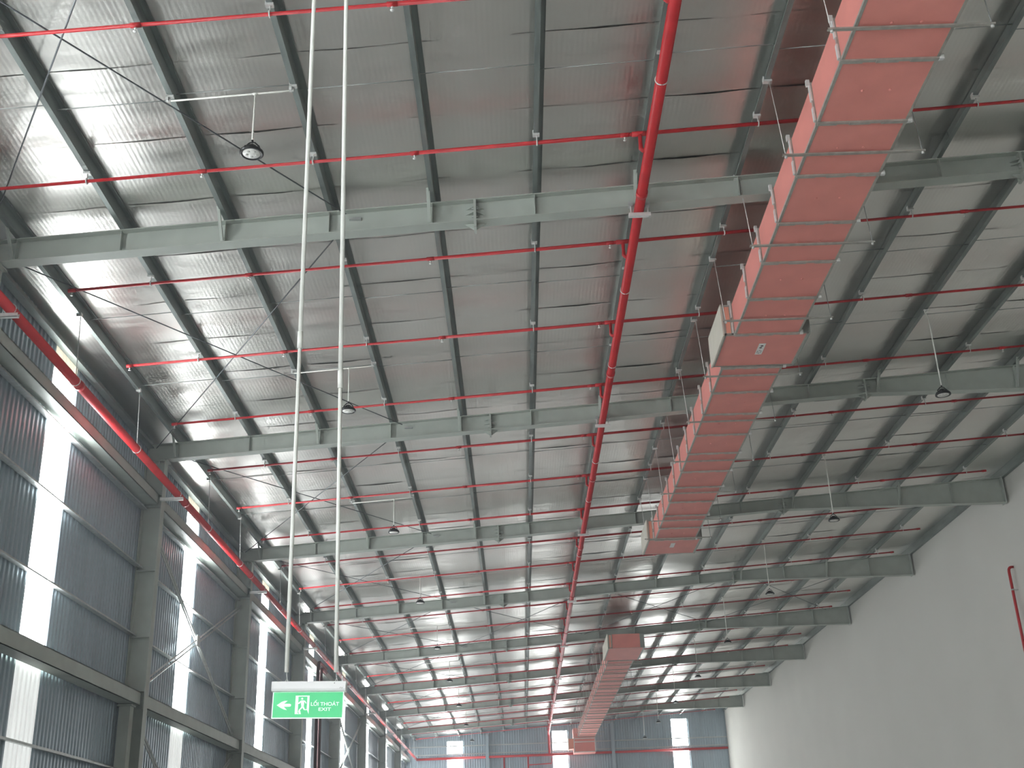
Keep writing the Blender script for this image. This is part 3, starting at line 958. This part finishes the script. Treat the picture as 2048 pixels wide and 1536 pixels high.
# ------------------------------------------------------------------ high-bay lamps
def lamp_parts(t):
    """origin of the lamp at the middle of the lens face"""
    MB().lathe([(0.118, 0.0), (0.132, 0.004), (0.132, 0.026), (0.120, 0.040), (0.060, 0.052), (0.056, 0.056), (0.001, 0.056)], n=28).lathe([(0.098, 0.006), (0.118, 0.0)], n=28).build('housing', 'black', t)
    fins = MB()
    for q in range(12):
        a = 2 * math.pi * q / 12
        ca, sa = math.cos(a), math.sin(a)
        fins.add([(0.058 * ca - 0.004 * sa, 0.058 * sa + 0.004 * ca, 0.05), (0.118 * ca - 0.004 * sa, 0.118 * sa + 0.004 * ca, 0.036), (0.118 * ca + 0.004 * sa, 0.118 * sa - 0.004 * ca, 0.036), (0.058 * ca + 0.004 * sa, 0.058 * sa - 0.004 * ca, 0.05),
                  (0.058 * ca - 0.004 * sa, 0.058 * sa + 0.004 * ca, 0.088), (0.118 * ca - 0.004 * sa, 0.118 * sa + 0.004 * ca, 0.052), (0.118 * ca + 0.004 * sa, 0.118 * sa - 0.004 * ca, 0.052), (0.058 * ca + 0.004 * sa, 0.058 * sa - 0.004 * ca, 0.088)],
                 [(3, 2, 1, 0), (4, 5, 6, 7), (0, 1, 5, 4), (1, 2, 6, 5), (2, 3, 7, 6), (3, 0, 4, 7)])
    fins.build('heat_sink', 'black', t)
    ln = MB().lathe([(0.098, 0.006), (0.096, 0.003), (0.001, 0.003)], n=28).build('lens', 'lens', t)
    cup = MB().lathe([(0.001, 0.0015), (0.018, 0.002), (0.019, 0.0032)], n=10).mesh('lens_cup', 'led')
    for q in range(5):
        a = 2 * math.pi * q / 5 + 0.5
        put('lens_cup', cup, ln, (0.055 * math.cos(a), 0.055 * math.sin(a), 0))
    MB().lathe([(0.052, 0.056), (0.052, 0.10), (0.045, 0.108), (0.001, 0.108)], n=16).build('driver', 'black', t)
    MB().tube([(-0.075, 0, 0.045), (-0.078, 0, 0.10), (-0.03, 0, 0.15), (0, 0, 0.158), (0.03, 0, 0.15), (0.078, 0, 0.10), (0.075, 0, 0.045)], 0.009, 6).build('bracket', 'black', t)
    MB().tube([(0, 0, 0.150), (0, 0, 0.185)], 0.013, 8).build('swivel', 'black', t)


LX, LZ = -2.75, 7.52 + H
first = None
yl = [10.96, 18.75, 26.45, 34.05, 41.5, 48.9, 56.4, 64.0, 71.6]
for i, y in enumerate(yl):
    lab = '%s round black lamp from the viewer, row nearer the ribbed wall' % ORD[i]
    if first is None:
        first = thing('high_bay_lamp', lab, 'lamp', (LX, y, LZ), 'left row of high-bay lamps')
        lamp_parts(first)
        az = lambda x: zb(x) - 0.075 - LZ
        MB().tube([(0, 0, 0.18), (0, 0, az(LX))], 0.011, 8).build('stem', 'pvc', first)
        arm = MB()
        arm.tube([(PX[2] - LX - 0.02, 0, az(PX[2])), (PX[3] - LX - 0.12, 0, az(PX[3]) - 0.005), (PX[3] - LX - 0.04, 0.02, az(PX[3]) + 0.02), (PX[3] - LX - 0.02, 0.06, az(PX[3]) + 0.09), (PX[3] - LX - 0.012, 0.16, az(PX[3]) + 0.14)], 0.010, 8)
        arm.build('arm', 'pvc', first)
        MB().tube([(-0.025, 0, az(LX)), (0.025, 0, az(LX))], 0.016, 8).build('arm_tee', 'pvc', first)
        for x in (PX[2], PX[3]):
            c = MB()
            c.box((x - LX - 0.075, -0.025, az(x) - 0.0), (x - LX - 0.045, 0.025, az(x) + 0.12)).box((x - LX - 0.075, -0.025, az(x) + 0.045), (x - LX + 0.012, 0.025, az(x) + 0.07)).tube([(x - LX - 0.03, 0, az(x) - 0.012), (x - LX - 0.03, 0, az(x) + 0.06)], 0.007, 6)
            c.build('arm_clamp', 'clip', first)
    else:
        dup(first, (LX, y, LZ), lab)

RX, RZ = 7.50, 7.40 + H
first = None
for i in range(8):
    y = 18.65 + 7.66 * i
    lab = '%s round black lamp from the viewer, row nearer the white wall' % ORD[i]
    if first is None:
        first = thing('high_bay_lamp', lab, 'lamp', (RX, y, RZ), 'right row of high-bay lamps')
        lamp_parts(first)
        hz = zb(7.51) - RZ
        hook = [(0, 0, 0.18), (0, 0, hz - 0.16), (-0.028, 0, hz - 0.10), (-0.045, 0, hz - 0.05), (-0.035, 0, hz - 0.012), (0.0, 0, hz + 0.004 - 0.01), (0.030, 0, hz - 0.03), (0.038, 0.05, hz - 0.02), (0.030, 0.30, hz + 0.05)]
        MB().tube(hook, 0.012, 8).build('stem', 'pvc', first)
        MB().box((-0.06, -0.02, hz - 0.02), (0.025, 0.02, hz - 0.002)).build('hook_clamp', 'clip', first)
    else:
        dup(first, (RX, y, RZ), lab)

# ------------------------------------------------------------------ exit sign and its two conduits
SY = 5.80
for i, (xb_, zb0, xt, yt) in enumerate(((-1.123, 0.965, -1.108, 5.72), (-0.881, 0.957, -0.900, 5.66))):
    t = thing('hanging_conduit', 'long white conduit holding up the exit sign at its %s' % ('arrow end' if i == 0 else 'lettered end'), 'conduit', (xb_, SY, 0), 'exit sign conduits')
    zt = zb(-0.9) - 0.02
    zl = zb0 + H
    tp = Vector((xt - xb_, yt - SY, 5.02 + H))
    bt = Vector((0, 0, zl))
    d = (tp - bt) / (tp.z - bt.z)
    end = bt + d * (zt - zl)
    zc = (2.49 if i == 1 else 2.74) + H
    mid = bt + d * (zc - zl)
    MB().tube([bt, mid], 0.0105, 10).build('lower_length', 'pvc', t)
    MB().tube([mid - d * 0.03, end], 0.0125, 10).build('upper_length', 'pvc', t)
    MB().tube([mid - d * 0.05, mid + d * 0.05], 0.0150, 10).build('coupler', 'pvc', t)
    w = MB()
    w.tube([bt + Vector((0, 0, 0.02)), bt + Vector((0.002, 0, -0.018)), bt + Vector((0.004, 0, -0.03))], 0.0020, 5)
    zz = -0.03
    w.tube([bt + Vector((0.004, 0, zz)), bt + Vector((-0.006, 0, zz - 0.018)), bt + Vector((-0.010, 0, zz - 0.030))], 0.0018, 5)
    w.tube([bt + Vector((0.004, 0, zz)), bt + Vector((0.010, 0, zz - 0.016)), bt + Vector((0.016, 0, zz - 0.030))], 0.0018, 5)
    w.build('wire_hook', 'clip', t)

SW, SHH = 0.354, 0.047
sg = thing('exit_sign', 'green and white hanging exit sign with arrow, running figure and lettering', 'sign', (-1.008, SY, 0.913 + H))
sg.rotation_euler = (0, R_(1.65), 0)
hs = MB()
hp = [(-0.024, -0.001), (-0.024, -0.034), (-0.018, -0.044), (-0.006, -0.047), (0.018, -0.047), (0.024, -0.040), (0.024, -0.001), (0.018, 0.002), (-0.018, 0.002)]
hs.prism([(a, b) for a, b in hp], 'x', -SW / 2, SW / 2)
hs.build('housing', 'sign_white', sg)
for x in (-SW / 2 - 0.003, SW / 2 - 0.001):
    MB().prism([(a * 1.06, b) for a, b in hp], 'x', x, x + 0.004).build('end_cap', 'sign_white', sg)
MB().lathe([(0.001, 0), (0.0025, 0)], n=8).build('test_button', 'ink', sg)
sg.children[-1].rotation_euler = (R_(90), 0, 0)
sg.children[-1].location = (SW / 2 - 0.052, -0.0245, -0.008)
mk = MB()
for q, (x, z) in enumerate(((0.0, 0), (0.005, 0.002), (0.009, -0.001), (0.013, 0.001))):
    mk.box((SW / 2 - 0.026 + x, -0.0243, -0.034 + z), (SW / 2 - 0.024 + x, -0.0238, -0.028 + z))
mk.build('small_mark', 'joint', sg)
MB().tube([(SW / 2 - 0.020, 0.0, -0.002), (SW / 2 - 0.018, 0.0, 0.018), (SW / 2 - 0.021, 0.0, 0.030), (SW / 2 - 0.014, 0.0, 0.026)], 0.0022, 6).build('spare_hook', 'clip', sg)
PW, PH = 0.345, 0.125
pz1, pz0 = -0.047, -0.047 - PH
MB().box((-PW / 2 - 0.002, -0.004, pz0), (PW / 2 - 0.002, 0.004, pz1)).build('edge_panel', 'sign_mark', sg)
gp = MB().box((-PW / 2 + 0.003, -0.0055, pz0 + 0.005), (PW / 2 - 0.007, 0.0055, pz1 - 0.002)).build('green_panel', 'sign_green', sg)
# marks sit proud of the panel by half a millimetre; (u, v) runs 0..1 across and up the panel
def uv(u, v):
    return (-PW / 2 - 0.002 + u * PW, pz0 + v * PH)


def mark(name, polys, d=0.0062):
    g = MB()
    for poly in polys:
        g.prism([uv(u, v) for u, v in poly], 'y', -d, -0.005)
    return g.build(name, 'sign_mark', gp)


mark('arrow', [[(0.065, 0.50), (0.135, 0.63), (0.175, 0.665), (0.215, 0.665), (0.165, 0.55), (0.165, 0.45), (0.215, 0.315), (0.175, 0.335), (0.13, 0.39)],
               [(0.15, 0.555), (0.245, 0.555), (0.265, 0.535), (0.265, 0.465), (0.245, 0.445), (0.15, 0.445)]])
mark('door_frame', [[(0.325, 0.165), (0.365, 0.165), (0.365, 0.86), (0.325, 0.86)], [(0.325, 0.86), (0.52, 0.86), (0.52, 0.825), (0.325, 0.825)],
                    [(0.49, 0.345), (0.52, 0.165), (0.52, 0.86), (0.49, 0.86)], [(0.325, 0.165), (0.385, 0.165), (0.365, 0.21), (0.325, 0.21)]])
hd = [(0.418 + 0.014 * math.cos(a), 0.745 + 0.038 * math.sin(a)) for a in [2 * math.pi * q / 14 for q in range(14)]]
mark('running_figure', [hd,
                        [(0.405, 0.68), (0.445, 0.68), (0.45, 0.60), (0.445, 0.44), (0.415, 0.42), (0.405, 0.55)],         # trunk
                        [(0.41, 0.68), (0.395, 0.66), (0.365, 0.585), (0.365, 0.54), (0.385, 0.555), (0.41, 0.62)],          # left arm
                        [(0.445, 0.68), (0.465, 0.655), (0.482, 0.575), (0.472, 0.555), (0.455, 0.62), (0.44, 0.64)],        # right arm
                        [(0.415, 0.46), (0.44, 0.44), (0.415, 0.355), (0.395, 0.315), (0.380, 0.33), (0.40, 0.385)],         # front thigh
                        [(0.380, 0.335), (0.398, 0.315), (0.413, 0.165), (0.388, 0.165), (0.372, 0.25)],                       # front shin
                        [(0.43, 0.46), (0.448, 0.44), (0.465, 0.345), (0.50, 0.345), (0.50, 0.315), (0.452, 0.315), (0.435, 0.37)]])  # rear leg


def text(name, body, u, v, size, sx):
    cu = bpy.data.curves.new(name, 'FONT')
    cu.body = body
    cu.size = size
    cu.extrude = 0.0004
    cu.offset = 0.0003
    cu.align_x = 'LEFT'
    ob = bpy.data.objects.new(name, cu)
    C.objects.link(ob)
    bpy.context.view_layer.update()
    me = bpy.data.meshes.new_from_object(ob.evaluated_get(bpy.context.evaluated_depsgraph_get()))
    bpy.data.objects.remove(ob)
    me.name = name
    me.materials.clear()
    me.materials.append(M['sign_mark'])
    w = max(p.co.x for p in me.vertices) - min(p.co.x for p in me.vertices)
    o = put(name, me, gp)
    x, z = uv(u, v)
    o.location = (x, -0.0060, z)
    o.rotation_euler = (R_(90), 0, 0)
    o.scale = (sx * PW / w, 1, 1)
    return o


text('sign_text', 'L\u1ed0I THO\u00c1T', 0.540, 0.475, 0.0245, 0.395)
text('sign_text', 'EXIT', 0.650, 0.285, 0.0215, 0.175)
